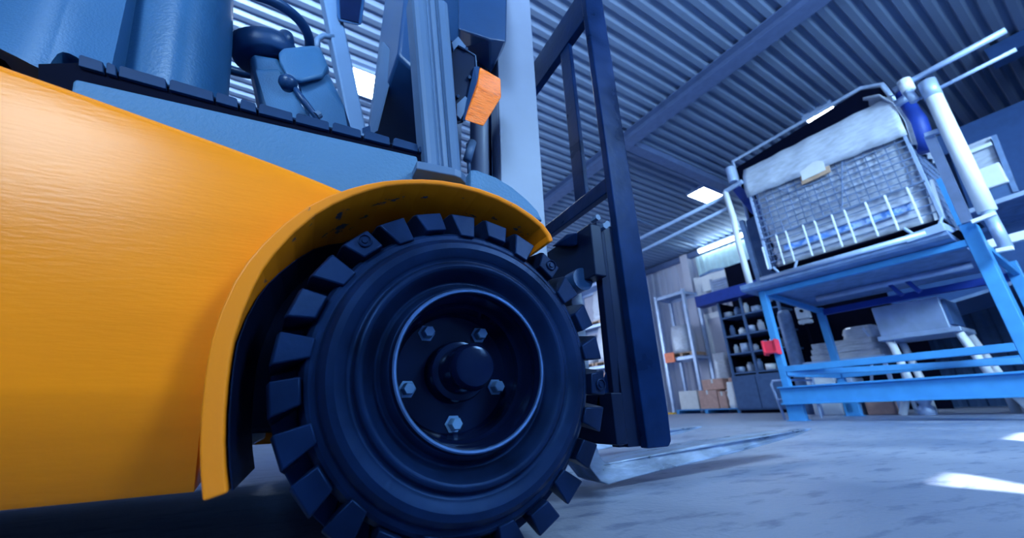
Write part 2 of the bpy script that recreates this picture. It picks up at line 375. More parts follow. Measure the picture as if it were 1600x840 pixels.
# blue pallet with cartons
pallet(12.0, 7.65, 0, 1.1, 2.1, 'blue pallet on the floor under the cardboard boxes', 'blue')
for lb, (x0, y0, z0, x1, y1, z1), m in (('pale carton at the left end of the blue pallet', (11.5, 7.9, .13, 12.1, 8.55, .68), 'paper'), ('brown cardboard box in the middle of the blue pallet', (11.5, 7.25, .13, 12.0, 7.85, .66), 'card'),
        ('brown cardboard box lying on top of the lower boxes', (11.7, 7.1, .67, 12.2, 7.8, .98), 'card'), ('brown cardboard box right of the middle one on the blue pallet', (11.5, 6.98, .13, 11.9, 7.22, .6), 'card'),
        ('tall brown cardboard box at the right end of the blue pallet', (11.75, 6.62, .13, 12.3, 6.96, .98), 'card')):
    r = empty('cardboard_box', W((x0+x1)/2, (y0+y1)/2, z0), lb, 'box', 'boxes on the blue pallet')
    obj('carton', MB(ROOM).box((x0, y0, z0), (x1, y1, z1)), m, r, bevel=.012)
    obj('tape', MB(ROOM).box((x0-.003, (y0+y1)/2-.03, z1-.12), (x1, (y0+y1)/2+.03, z1+.004)), 'paper', r)
solid_thing('white_sack', 'white sack slumped between the boxes on the blue pallet', 'sack', lump(11.66, 6.8, .13, .3, .3, .72, 9), 'white', smooth=True)
solid_thing('wrapped_bundle', 'clear wrapped bundle standing by the wall above the boxes', 'load', lump(12.95, 7.7, 0, .5, .6, 1.85, 12), 'film', 'film-wrapped loads', smooth=True)
solid_thing('floor_marker', 'yellow foot plate on the floor beside the blue pallet', 'marker', MB(ROOM).box((11.3, 8.72, 0), (11.55, 8.98, .05)), 'yellow')
# wall fittings
r = empty('wall_cabinet', W(13.4, 8.45, 3.7), 'tall white box hung on the wall column', 'box')
obj('case', MB(ROOM).hull([RX(1083, 434, 13.4), RX(1103, 432, 13.4), RX(1113, 470, 13.4), RX(1092, 477, 13.4), RX(1083, 434, 13.6), RX(1103, 432, 13.6), RX(1113, 470, 13.6), RX(1092, 477, 13.6)]), 'white', r, bevel=.02)
r = empty('air_duct', W(13.1, 7.2, 3.9), 'white sheet-metal duct with a slatted grille under the wall sheets', 'duct')
obj('duct_body', MB(ROOM).box((13.0, 5.9, 4.05), (13.5, 7.92, 4.62)), 'white', r, bevel=.02)
g = MB(ROOM)
for k in range(7): g.box((12.9, 6.6, 3.72+k*.09), (12.99, 7.5, 3.77+k*.09))
g.box((12.9, 6.55, 3.68), (12.99, 6.6, 4.4)); g.box((12.9, 7.5, 3.68), (12.99, 7.55, 4.4)); g.box((12.96, 6.6, 3.7), (12.99, 7.5, 4.35))
obj('grille', g, 'galv', r)
solid_thing('pipe_bundle', 'dark pipes along the wall sheets above the duct', 'pipe', MB(ROOM).tube([(13.3, 8.1, 4.75), (13.3, 7.6, 4.82), (13.3, 7.0, 4.72), (13.3, 5.9, 4.78)], .05), 'galv_dark')
solid_thing('beacon', 'small yellow lamp under the duct beside the wall cabinet', 'lamp', MB(ROOM).tube([RX(1103, 466, 13.2), RX(1114, 463, 13.2)], .09), 'yellow')
r = empty('service_door', W(13.6, 7.9, 0), 'pale double door in the corrugated wall behind the boxes', 'door')
obj('leaf', MB(ROOM).box((13.66, 6.9, 0), (13.74, 8.35, 3.2)), 'wall', r); obj('door_frame', MB(ROOM).box((13.6, 6.8, 0), (13.66, 6.9, 3.4)).box((13.6, 8.35, 0), (13.66, 8.45, 3.4)).box((13.6, 6.9, 3.2), (13.66, 8.35, 3.4)), 'white', r)
obj('handle', MB(ROOM).box((13.55, 7.55, 1.5), (13.6, 7.7, 1.62)), 'red', r)
# dark equipment rack below the navy canopy
r = empty('canopy', W(12.6, 6.5, 3.2), 'navy blue beam across the top of the dark equipment rack', 'beam')
obj('canopy_beam', MB(ROOM).box((11.2, 4.6, 3.12), (11.6, 7.15, 3.45)), 'navy', r)
r = empty('equipment_rack', W(11.4, 5.8, 0), 'tall dark rack with shelves of parts under the navy beam', 'shelf')
for yy in (6.52, 5.85, 4.9): obj('upright', MB(ROOM).box((11.3, yy-.03, 0), (11.36, yy+.03, 3.1)), 'cabinet', r)
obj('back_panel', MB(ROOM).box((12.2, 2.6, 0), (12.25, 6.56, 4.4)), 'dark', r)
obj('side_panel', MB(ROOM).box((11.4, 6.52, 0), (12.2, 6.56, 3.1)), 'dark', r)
SH = (1.02, 1.55, 2.05, 2.6)
for z in SH: obj('shelf_board', MB(ROOM).box((11.3, 4.93, z), (12.1, 6.51, z+.04)), 'cabinet', r)
k = 0
names = ['clear jar', 'grey tin', 'white canister', 'metal fitting']
for si, z in enumerate(SH):
    for j in range(5):
        y = 6.36-j*.27; rr = .09 if j % 2 else .07; hh = .2+.06*((j+si) % 3)
        g = MB(ROOM); g.lathe((11.5, y, 0), [(0, z+.04), (rr, z+.04), (rr, z+.04+hh*.75), (rr*.6, z+.04+hh*.85), (rr*.6, z+.04+hh), (0, z+.04+hh)], 14, 'z')
        if (j+2*si) % 3 == 0: g.bm.free(); g = MB(ROOM).box((11.38, y-.1, z+.04), (11.7, y+.09, z+.04+hh*.8))
        w1 = ['lowest', 'second', 'third', 'top'][si]; w2 = ['leftmost', 'second from left', 'middle', 'fourth from left', 'rightmost'][j]
        solid_thing('container', w2+' small container on the '+w1+' shelf of the dark rack', 'container', g, ['galv', 'white', 'galv_dark', 'film'][(j*3+si) % 4], 'containers on the dark rack', smooth=True)
r = empty('cabinet', W(11.3, 5.7, 0), 'grey blue steel cabinet at the foot of the dark rack', 'cabinet')
obj('body', MB(ROOM).box((11.06, 5.1, .08), (11.27, 6.45, .96)), 'cabinet', r, bevel=.01)
obj('plinth', MB(ROOM).box((11.1, 5.15, 0), (11.27, 6.4, .08)), 'dark', r); obj('door', MB(ROOM).box((11.03, 5.8, .12), (11.06, 6.42, .92)), 'cabinet', r); obj('door', MB(ROOM).box((11.03, 5.13, .12), (11.06, 5.77, .92)), 'cabinet', r)

# ================================================================== THE BLUE STAND WITH THE CAGE
SX = 6.2; SB = 8.0; YL, YR = 2.87, .66
st = empty('tipping_stand', W(SX, 1.8, 0), 'bright blue steel stand carrying the wire cage', 'stand')
def sp(name, mb, m='blue', bevel=.006, parent=None): return obj(name, mb, m, parent or st, bevel=bevel)
def rbox(a, b): return MB(ROOM).box(a, b)
sp('post', rbox((SX, YL-.045, .43), (SX+.10, YL+.045, 1.93)))
sp('post', rbox((SX, .62, .43), (SX+.22, .735, 1.98)))
sp('post', rbox((SB, YL-.05, .05), (SB+.1, YL+.05, 1.75)))
sp('post', rbox((SB, .62, .05), (SB+.1, .74, 1.85)))
sp('top_beam', rbox((SX+.01, .735, 1.745), (SX+.09, YL-.045, 1.82)))
sp('top_beam', rbox((SB+.01, .74, 1.62), (SB+.09, YL-.05, 1.72)), 'navy')
sp('side_beam', MB(ROOM).bar((SX+.1, YL, 1.79), (SB, YL, 1.70), .06, .08))
sp('side_beam', MB(ROOM).bar((SX+.22, .67, 1.79), (SB, .67, 1.70), .06, .08))
g = MB(ROOM); g.box((SX-.03, -1.2, .22), (SX-.01, 2.95, .435)); g.box((SX-.09, -1.2, .425), (SX-.01, 2.95, .445)); g.box((SX-.09, -1.2, .21), (SX-.01, 2.95, .23)); g.box((SX-.01, -1.2, .23), (SX+.10, 2.95, .43))
sp('base_beam', g, bevel=.003)
sp('base_beam', rbox((SB-.02, -1.2, .22), (SB+.12, 2.95, .43)))
for xx, yy in ((SX, 2.84), (SX, -.9), (SB, 2.84), (SB, -.9)):
    sp('foot', MB(ROOM).box((xx, yy-.1, 0), (xx+.02, yy+.1, .215)).box((xx+.02, yy-.1, 0), (xx+.1, yy-.08, .215)).box((xx+.02, yy+.08, 0), (xx+.1, yy+.1, .215)))
    sp('foot_plate', rbox((xx-.04, yy-.12, 0), (xx+.14, yy+.12, .012)))
sp('middle_rail', rbox((SX, .735, .635), (SX+.06, YL-.045, .715)))
sp('middle_rail', MB(ROOM).bar((SX+.03, YL-.05, .62), (SX+.9, .3, .56), .06, .07))
sp('middle_rail', MB(ROOM).bar((SB, YL-.05, .62), (SB, .74, .66), .06, .08))
sp('middle_rail', rbox((SX+.1, YL-.03, .58), (SB, YL+.03, .66)))
sp('side_beam', rbox((SX+.1, YL-.05, .24), (SB, YL+.05, .42)))
for y in (1.62, 1.44): sp('hanger', MB(ROOM).bar((7.3, y+.1, 1.78), (7.3, y, 1.56), .05, .05), 'navy')
# tray under the cage
tr = obj('tray', MB(ROOM).loft([[(5.98, y, 1.86), (6.02, y, 1.83), (8.1, y, 1.80), (8.1, y, 1.86), (6.02, y, 1.90), (5.98, y, 1.93)] for y in (.80, 3.05)]), 'galv_dark', st, bevel=.004)
obj('tray_rail', MB(ROOM).tube([(5.96, .95, 1.93), (5.96, 2.72, 1.93)], .035), 'galv', st, smooth=True)
obj('tray_rail', MB(ROOM).tube([(7.3, .9, 1.76), (7.3, 2.6, 1.76)], .04), 'galv', st, smooth=True)
obj('tray_wedge', MB(ROOM).hull([(5.94, .80, 1.90), (5.94, 1.12, 1.88), (6.12, .78, 1.90), (6.12, 1.12, 1.9), (5.96, .80, 2.0), (5.96, 1.12, 1.97), (6.5, .78, 2.02), (6.5, 1.12, 2.02)]), 'galv', st, bevel=.01)
# back plate and hoop around the load
hx = 7.35
P3 = [RX(1150, 262, hx), RX(1345, 141, hx), RX(1380, 136, hx), RX(1402, 165, hx)]
lowL = Vector((hx, P3[0].y+.02, 1.9)); lowR = Vector((hx, P3[3].y, 1.9))
obj('back_plate', MB(ROOM).prism([lowL]+P3+[lowR], (.04, 0, 0)), 'dark', st)
obj('hoop', MB(ROOM).tube([lowL, RX(1145, 252, hx), RX(1345, 138, hx), RX(1378, 132, hx), RX(1404, 165, hx)], .035), 'galv', st, smooth=True)
# left uprights, hydraulic jaw
obj('guard_post', MB(ROOM).tube([RX(1133, 300, 6.15), RX(1146, 340, 6.15), RX(1152, 372, 6.15), RX(1173, 448, 6.15)], .045), 'white', st, smooth=True)
obj('angle_post', MB(ROOM).bar(RX(1159, 345, 6.5), RX(1190, 448, 6.5), .07, .07), 'galv_dark', st)
obj('back_sheet', MB(ROOM).prism([RX(1165, 345, 7.3), RX(1190, 330, 7.3), RX(1215, 430, 7.3), RX(1188, 445, 7.3)], (.03, 0, 0)), 'cabinet', st)
obj('hydraulic_arm', MB(ROOM).hull([RX(1143, 295, 6.5), RX(1150, 285, 6.5), RX(1185, 315, 6.5), RX(1192, 345, 6.5), RX(1172, 332, 6.5), RX(1143, 295, 6.7), RX(1192, 345, 6.7), RX(1185, 315, 6.7)]), 'navy', st, bevel=.01)
obj('clamp', MB(ROOM).tube([RX(1140, 262, 6.15), RX(1146, 284, 6.15)], .07), 'galv', st, bevel=.01)
obj('clamp', MB(ROOM).tube([RX(1132, 300, 6.15), RX(1160, 283, 6.15)], .04), 'galv', st, bevel=.01)
obj('hydraulic_cylinder', MB(ROOM).tube([RX(1408, 145, 6.5), RX(1432, 190, 6.5), RX(1447, 235, 6.5)], [.06, .1, .1], 14), 'navy', st, smooth=True)
obj('hydraulic_cylinder', MB(ROOM).tube([RX(1398, 165, 6.3), RX(1420, 150, 6.3)], .05, 14), 'galv', st, smooth=True)
# right uprights
obj('galvanised_post', MB(ROOM).bar(RX(1452, 212, 6.25), RX(1512, 348, 6.25), .085, .07, (1, 0, 0)), 'galv', st, bevel=.006)
obj('blue_post', MB(ROOM).bar(RX(1468, 280, 6.5), RX(1502, 352, 6.5), .05, .07, (1, 0, 0)), 'blue', st)
obj('white_roll', MB(ROOM).tube([RX(1456, 145, 6.1), RX(1543, 330, 6.1)], .072, 18), 'white', st, smooth=True)
obj('roll_core', MB(ROOM).tube([RX(1543, 330, 6.1), RX(1573, 388, 6.1)], .05, 16), 'galv', st, smooth=True)
obj('roll_cap', MB(ROOM).tube([RX(1448, 128, 6.1), RX(1459, 152, 6.1)], .078, 16), 'galv', st, smooth=True)
obj('bracket', MB(ROOM).bar(RX(1518, 347, 6.05), RX(1556, 333, 6.05), .05, .04), 'white', st, bevel=.006)
obj('bracket', MB(ROOM).bar(RX(1556, 392, 6.05), RX(1584, 387, 6.05), .05, .04), 'white', st, bevel=.006)
obj('bracket', MB(ROOM).bar(RX(1445, 212, 6.15), RX(1480, 200, 6.15), .06, .05), 'galv', st, bevel=.006)
obj('clamp', MB(ROOM).tube([RX(1412, 126, 6.15), RX(1420, 142, 6.15)], .065, 14), 'white', st, smooth=True)
obj('clamp', MB(ROOM).tube([RX(1418, 142, 6.15), RX(1430, 158, 6.15)], .045, 14), 'galv', st, smooth=True)
# long pipes to either side
for lb, a, b, rr in (('upper of the two long pipes left of the cage', (900, 422), (1138, 304), .035), ('lower of the two long pipes left of the cage', (900, 443), (1139, 324), .03),
                     ('thick upper pipe right of the cage running to the wall column', (1396, 141), (1572, 47), .035), ('thin lower pipe right of the white roll running to the wall column', (1428, 158), (1588, 77), .022)):
    solid_thing('long_pipe', lb, 'pipe', MB(ROOM).tube([RX(*a, 6.2), RX(*b, 6.2)], rr), 'galv' if a[0] > 1000 or rr > .03 else 'galv', 'long horizontal pipes', smooth=True)
g = MB(ROOM).tube([RX(1550, 405, 7.2)-Vector((0, .15, 0)), RX(1620, 385, 7.2)], .07); solid_thing('white_tube', 'white horizontal tube right of the blue post', 'pipe', MB(ROOM).bar(RX(1545, 382, 7.0), RX(1640, 357, 7.0), .07, .1), 'white', bevel=.01)
g.bm.free()
# red box on the left post
r = empty('red_clip', W(SX-.03, YL-.02, 1.0), 'red plastic box clipped on the left post of the blue stand', 'box')
a = RX(1206, 541, SX-.04)
obj('body', rbox((SX-.10, a.y-.085, a.z-.10), (SX-.002, a.y+.085, a.z+.08)), 'red', r, bevel=.015)
for s_ in (-1, 1): obj('flange', rbox((SX-.12, a.y+s_*.085-.012, a.z-.12), (SX-.002, a.y+s_*.085+.012, a.z+.09)), 'red', r, bevel=.005)
obj('lip', rbox((SX-.13, a.y-.085, a.z-.10), (SX-.10, a.y+.085, a.z-.07)), 'red', r, bevel=.005)
# grey tube frame at the stand's left foot
solid_thing('side_stand', 'small grey tube frame standing left of the blue stand', 'frame', MB(ROOM).tube([(6.6, 3.18, 0), (6.6, 3.25, .5), (6.6, 3.22, .55), (6.6, 3.0, .55), (7.3, 3.0, .55), (7.3, 3.0, 0)], .018).tube([(6.6, 3.2, .28), (6.6, 3.0, .28)], .015), 'galv')

# the wire cage
CY0, CY1, CZ0, CZ1, CXD = .82, 2.66, 2.10, 3.44, 1.25
cg = empty('wire_cage', W(SX, 1.74, 2.0), 'wire mesh cage box full of wrapped goods on the blue stand', 'cage')
def zt(y): return CZ1-.10*(1-(y-CY0)/(CY1-CY0))
g = MB(ROOM); nc, nr = 18, 9; zm = 2.59
for k in range(nc+1):
    y = CY0+(CY1-CY0)*k/nc; w = .006
    g.box((SX-w, y-w, zm), (SX+w, y+w, zt(y)))
for k in range(nr+1):
    t = k/nr; a = Vector((SX-.01, CY0, zm+(zt(CY0)-zm)*t)); b = Vector((SX-.01, CY1, zm+(zt(CY1)-zm)*t))
    g.bar(a, b, .014, .014)
for k in range(1, 5): g.box((SX-.008, CY0, CZ0+k*.1), (SX+.004, CY1, CZ0+k*.1+.012))
g.bar((SX-.02, 1.62, 2.62), (SX-.02, 1.42, 3.36), .012, .012); g.bar((SX-.02, 1.70, 2.62), (SX-.02, 2.28, 3.3), .012, .012)
obj('front_mesh', g, 'wire', cg)
for yy, nm in ((CY0, 'side_mesh'), (CY1, 'side_mesh')):
    g = MB(ROOM)
    for k in range(13): x = SX+CXD*k/12; g.box((x-.006, yy-.006, CZ0), (x+.006, yy+.006, zt(yy)))
    for k in range(12): z = CZ0+(zt(yy)-CZ0)*k/11; g.box((SX, yy-.006, z-.006), (SX+CXD, yy+.006, z+.006))
    obj(nm, g, 'wire', cg)
g = MB(ROOM)
for k in range(nc+1): y = CY0+(CY1-CY0)*k/nc; g.box((SX+CXD-.006, y-.006, CZ0), (SX+CXD+.006, y+.006, 3.35))
for k in range(12): z = CZ0+1.25*k/11; g.box((SX+CXD-.006, CY0, z-.006), (SX+CXD+.006, CY1, z+.006))
obj('rear_mesh', g, 'wire', cg)
for yy in (CY0, CY1):
    for xx in (SX, SX+CXD): obj('corner_post', MB(ROOM).box((xx-.018, yy-.018, CZ0), (xx+.018, yy+.018, zt(yy)+.02)), 'galv', cg, bevel=.004)
for k, px in enumerate((1197, 1222, 1238, 1266, 1285, 1313, 1334, 1369, 1401, 1438)):
    yy = RX(px, 400-.26*(px-1205), SX).y
    obj('gate_bar', MB(ROOM).bar((SX-.03, yy, CZ0+.01), (SX-.03, yy, zm+(.0 if k else -.12)), .02, .02, (1, 0, 0)), 'white', cg, bevel=.004)
for yy in (2.45, .98):
    obj('foot', MB(ROOM).tube([(SX-.02, yy+.16, CZ0+.02), (SX-.02, yy+.08, 1.97), (SX-.02, yy-.08, 1.97), (SX-.02, yy-.16, CZ0+.02)], .018, 8), 'galv', cg)
    obj('foot', MB(ROOM).tube([(SX+CXD, yy+.16, CZ0+.02), (SX+CXD, yy+.08, 1.92), (SX+CXD, yy-.08, 1.92), (SX+CXD, yy-.16, CZ0+.02)], .018, 8), 'galv', cg)
g = MB(ROOM).box((SX-.035, CY0, zm-.012), (SX-.012, CY1, zm+.012)); obj('gate_rail', g, 'wire', cg)
obj('floor_grid', MB(ROOM).box((SX, CY0, CZ0-.01), (SX+CXD, CY1, CZ0+.01)), 'dark', cg)
g = MB(ROOM)
for yy in (CY0+.05, CY0+.0): g.bar((SX+.02, yy, 2.1), (SX+.05, yy-.04, 2.6), .03, .03)
obj('latch', g, 'white', cg)
# load in the cage
ld = empty('wrapped_sacks', W(SX+.6, 1.74, 2.12), 'film-wrapped stack of pale sacks bulging over the top of the wire cage', 'load')
g = MB(ROOM); rings = []
rnd = random.Random(3)
prof = [(2.125, 0), (2.2, .02), (2.29, -.01), (2.31, -.01), (2.4, .02), (2.49, -.01), (2.51, -.01), (2.6, .02), (2.69, -.01), (2.71, -.01), (2.85, .015), (2.95, 0), (3.1, .015), (3.3, .01), (3.45, .0), (3.52, .02), (3.72, .0), (3.86, -.06), (3.93, -.2)]
for z, o_ in prof:
    R = []
    for a in range(56):
        an = 2*math.pi*a/56; c, s_ = math.cos(an), math.sin(an); q = (abs(c)**9+abs(s_)**9)**(-1/9)
        hx_, hy_ = .58+o_, .88+o_
        R.append((SX+.62+c*q*hx_+rnd.uniform(-.006, .006), 1.74+s_*q*hy_+rnd.uniform(-.006, .006), z+(.0 if z < 3.5 else rnd.uniform(-.02, .02))))
    rings.append(R)
g.loft(rings); obj('sacks', g, 'film', ld, smooth=True)
obj('printed_band', MB(ROOM).box((SX+.018, 1.02, 2.31), (SX+.03, 2.42, 2.41)), 'text', ld)
# film pulled over the rim
g = MB(ROOM); rows = []
for t, x_, z_ in ((0, -.045, 3.33), (.2, -.07, 3.45), (.45, -.04, 3.56), (.7, .0, 3.72), (.9, .08, 3.88), (1, .3, 3.97)):
    rows.append([(SX+x_+.008*math.sin(k*.9+t*5), CY0-.03+(CY1-CY0+.06)*k/30, z_-.12*(1-k/30)*(1-t)+.004*math.sin(k*1.3)) for k in range(31)])
g.grid(rows); obj('film', g, 'film', ld, smooth=True, solid=.006)
g = MB(ROOM); rows = []
for t, y_, z_ in ((0, -.035, 3.1), (.2, -.06, 3.4), (.6, -.03, 3.7), (.9, .05, 3.9), (1, .2, 3.97)):
    rows.append([(SX-.03+1.3*k/20, CY0+y_+.02*math.sin(k*2.1), z_-(.0)) for k in range(21)])
g.grid(rows); obj('film', g, 'film', ld, smooth=True, solid=.006)
r = empty('label_holder', W(SX-.05, 1.77, 3.2), 'white document holder hung on the front of the wire cage', 'label')
c4 = [RX(1246, 262, SX-.05), RX(1291, 246, SX-.05), RX(1298, 268, SX-.05), RX(1253, 289, SX-.05)]
obj('pocket', MB(ROOM).prism(c4, (.02, 0, 0)), 'wood', r, bevel=.004)
cc = sum((Vector(p) for p in c4), Vector())/4
obj('sheet', MB(ROOM).prism([cc+(Vector(p)-cc)*.82+Vector((-.012, .01, .03)) for p in c4], (.006, 0, 0)), 'paper', r)

# ================================================================== THINGS UNDER AND BEHIND THE STAND
# small galvanised bin on bent legs
r = empty('metal_bin', W(8.2, 1.85, 0), 'galvanised steel bin on pale bent legs under the cage', 'bin')
q = [RX(1362, 483, 8.2), RX(1462, 461, 8.2), RX(1486, 503, 8.2), RX(1375, 525, 8.2)]
zb, ztp = 1.16, 1.62
obj('bin_body', rbox((8.2, 1.46, zb), (8.9, 2.24, ztp)), 'galv', r, bevel=.015)
obj('bin_lip', rbox((8.16, 1.36, zb-.07), (8.94, 2.28, zb)), 'galv', r, bevel=.01)
obj('bin_side', rbox((8.25, 1.42, zb+.05), (8.85, 1.458, ztp-.05)), 'cabinet', r)
for y0, y1 in ((1.42, 1.30), (2.18, 2.12)):
    obj('leg', MB(ROOM).tube([(8.3, y0, zb-.07), (8.3, y0-.02, zb-.16), (8.3, y1, .5), (8.25, y1+(-.25 if y0 < 2 else .2), .0)], .05, 10), 'white', r, smooth=True)
    obj('leg', MB(ROOM).tube([(8.85, y0, zb-.07), (8.85, y1, .5), (8.85, y1, 0)], .05, 10), 'white', r, smooth=True)
# table with stacked grey pallets and wrapped bundle
r = empty('work_table', W(8.6, 3.0, 0), 'pale table with white crates under it behind the left of the stand', 'table')
obj('table_top', rbox((8.5, 2.36, .86), (9.3, 3.55, .92)), 'galv', r, bevel=.008)
for xx, yy in ((8.55, 3.5), (8.55, 2.4), (9.2, 3.5), (9.2, 2.4)): obj('leg', rbox((xx, yy-.02, 0), (xx+.05, yy+.03, .86)), 'galv', r)
for k, z in enumerate((.92, 1.022, 1.124)):
    solid_thing('grey_board', ['bottom grey wooden board on the table behind the stand', 'middle grey wooden board on the table behind the stand', 'top grey wooden board on the table behind the stand'][k], 'board', rbox((8.52, 2.4+.03*k, z), (9.2, 3.4-.03*k, z+.10)), 'greywood', 'stacked grey boards', bevel=.008)
solid_thing('wrapped_bundle', 'shiny wrapped bundle beside the grey boards on the table', 'load', lump(8.85, 2.65, 1.225, .4, .5, .22, 21), 'film', 'film-wrapped loads', smooth=True)
for lb, (y0, y1, z0, z1), m in (('white crate on the floor near the left foot of the stand', (3.18, 3.62, 0, .72), 'white'), ('narrow grey crate beside the white one under the table', (2.92, 3.14, 0, .6), 'galv'), ('pale crate lower right under the table', (2.48, 2.85, 0, .4), 'card')):
    solid_thing('crate', lb, 'crate', rbox((8.6, y0, z0), (9.1, y1, z1)), m, 'crates under the table', bevel=.015)
solid_thing('grey_cylinder', 'tall grey cylinder standing behind the left post of the stand', 'cylinder', MB(ROOM).lathe((9.4, 4.02, 0), [(0, 0), (.13, 0), (.13, 2.0), (.1, 2.1), (0, 2.12)], 20, 'z'), 'galv_dark', smooth=True)
r = empty('control_box', W(9.2, 3.2, 1.9), 'small white control unit with a dark dial hanging behind the stand', 'control box')
a = RX(1253, 488, 9.1)
obj('case', rbox((9.1, a.y-.1, a.z-.12), (9.25, a.y+.12, a.z+.13)), 'white', r, bevel=.02)
obj('dial', MB(ROOM).tube([(9.1, a.y, a.z+.03), (9.07, a.y, a.z+.03)], .03, 12), 'dark', r)
obj('pole', rbox((9.16, a.y-.02, 0), (9.2, a.y+.04, a.z-.2)), 'dark', r)
obj('base', rbox((9.1, a.y-.1, a.z-.22), (9.25, a.y+.12, a.z-.14)), 'white', r, bevel=.02)
solid_thing('hose', 'pale hose curving down in front of the dark hopper', 'hose', MB(ROOM).tube([RX(1348, 512, 8.6), RX(1358, 525, 8.6), RX(1363, 545, 8.6), RX(1362, 572, 8.6), RX(1362, 600, 8.6)], .02, 8), 'galv', smooth=True)
solid_thing('motor', 'small pale machine part on the floor under the stand', 'machine part', MB(ROOM).lathe((8.3, 2.05, 0), [(0, 0), (.1, 0), (.1, .1), (.06, .14), (.1, .2), (.06, .3), (0, .3)], 16, 'z'), 'galv', smooth=True)
solid_thing('control_tray', 'dark low chest on the floor under the stand', 'chest', rbox((8.6, -1.0, 0), (9.3, 1.15, .3)), 'dark', bevel=.02)
# hopper with slanted underside, and shelf with foil-wrapped machine behind
solid_thing('slanted_hopper', 'large blue grey hopper with a slanted underside behind the stand', 'hopper', MB(ROOM).hull([(9.5, 2.3, 1.55), (9.5, -2.0, 2.35), (9.5, 2.3, 2.55), (9.5, -2.0, 3.2), (11, 2.3, 1.55), (11, -2.0, 2.35), (11, 2.3, 2.55), (11, -2.0, 3.2)]), 'hopper', bevel=.02)
g = MB(ROOM).bar((9.42, 2.3, 1.55), (9.42, -2.0, 2.33), .05, .05); solid_thing('hopper_edge_rail', 'pale rail along the slanted lower edge of the hopper', 'rail', g, 'galv_dark')
r = empty('machine_shelf', W(8.2, .5, 2.6), 'blue grey shelf right of the white roll with a foil-wrapped machine', 'shelf')
a, b = RX(1512, 331, 8.2), RX(1640, 288, 8.2)
obj('shelf_edge', MB(ROOM).bar(a, b, .05, .06), 'galv', r)
obj('shelf_top', MB(ROOM).prism([a+Vector((.03, 0, -.02)), b+Vector((.03, 0, -.02)), b+Vector((1.2, 0, -.02)), a+Vector((1.2, 0, -.02))], (0, 0, .03)), 'galv_dark', r)
fm = empty('foil_machine', W(8.6, .5, 2.95), 'foil-wrapped machine block standing on the shelf right of the white roll', 'machine')
def q8(pts, d=.5, x=8.25): return [RX(px, py, x) for px, py in pts]+[RX(px, py, x)+Vector((d, 0, 0)) for px, py in pts]
obj('upper_block', MB(ROOM).hull(q8([(1495, 232), (1548, 211), (1572, 262), (1512, 282)])), 'film', fm, bevel=.03)
obj('lower_block', MB(ROOM).hull(q8([(1500, 275), (1560, 252), (1577, 283), (1518, 303)], .6, 8.15)), 'white', fm, bevel=.02)
obj('foil_band', MB(ROOM).bar(RX(1510, 240, 8.2), RX(1550, 224, 8.2), .03, .05), 'white', fm)
obj('frame_bar', MB(ROOM).bar(RX(1553, 212, 8.2), RX(1588, 300, 8.2), .05, .05, (1, 0, 0)), 'galv_dark', fm)
obj('pedestal', MB(ROOM).hull(q8([(1518, 302), (1577, 283), (1590, 300), (1526, 326)], .5, 8.2)), 'cabinet', fm)
solid_thing('back_panel_sheet', 'blue sheet panel behind the foil-wrapped machine', 'panel', MB(ROOM).prism([RX(1480, 230, 9.6), RX(1640, 170, 9.6), RX(1640, 300, 9.6), RX(1520, 340, 9.6)], (.04, 0, 0)), 'hopper')

# ================================================================== THE FORKLIFT TRUCK
WX, WY, WZ = .271, .712, .325           # near front wheel: centre and outer face
fk = empty('forklift_truck', (WX, 1.48, 0), 'orange forklift truck with a big solid black front tyre, filling the left of the picture', 'forklift')
def fp(name, mb, m, parent=None, **k): return obj(name, mb, m, parent or fk, **k)

# ---- front wheel
def tyre():
    m = MB()
    half = [(.148, .704), (.151, .700), (.156, .706), (.162, .722), (.170, .728), (.178, .720), (.186, .706), (.195, .697), (.203, .697), (.207, .702), (.209, .708), (.215, .708),
            (.222, .702), (.236, .697), (.248, .699), (.256, .706), (.2605, .713), (.2615, .722), (.272, .722), (.278, .726), (.286, .742), (.289, .77)]
    yc = .80
    m.lathe((WX, 0, WZ), half+[(r, 2*yc-h) for r, h in half[::-1]], 144, closed=False)
    rnd = random.Random(5)
    for k in range(26):
        ang = rad(132.6-k*360/26); long_ = (k % 2 == 1)
        for side in (0, 1):
            a = ang+(rad(360/52) if side else 0)
            ri = (.272 if long_ else .283); ro = .329
            wo, wi = rad(4.7), rad(4.3 if not long_ else 3.3)
            y0, y1 = (.7115 if not long_ else .7135), .796
            def P(r, t, y):
                yy = y if not side else 2*yc-y
                return (WX+r*math.cos(a+t), yy, WZ+r*math.sin(a+t))
            sk = rad(1.1)
            ringo = [P(ri, -wi, y0+.001), P(ri, wi, y0+.001), P(ro-.004, wo+sk, y0+.010), P(ro-.004, -wo+sk, y0+.010)]
            ring1 = [P(ri-.004, -wi, y1-.03), P(ri-.004, wi, y1-.03), P(ro, wo+sk*1.5, y0+.022), P(ro, -wo+sk*1.5, y0+.022)]
            ring2 = [P(.283, -wi*.8, y1), P(.283, wi*.8, y1), P(ro+.001, wo*.8+sk*4, y1), P(ro+.001, -wo*.8+sk*4, y1)]
            m.loft([ringo, ring1, ring2])
    return m
wh = fp('front_wheel', tyre(), 'rubber', bevel=.0028, base=(WX, .80, WZ))
wh.modifiers['bevel'].angle_limit = rad(40)
for p in wh.data.polygons: p.use_smooth = True
wh.data.set_sharp_from_angle(angle=rad(28))
g = MB().lathe((WX, 0, WZ), [(.150, .712), (.1505, .700), (.1485, .692), (.145, .689), (.141, .690), (.138, .697), (.1365, .712), (.1365, .757), (.133, .762), (.129, .766), (.128, .775), (.126, .800), (.118, .812), (.062, .812), (.060, .800), (.060, .775), (.057, .768), (.050, .766), (0, .766)], 128)
rim = fp('rim', g, 'rim', wh, smooth='auto')
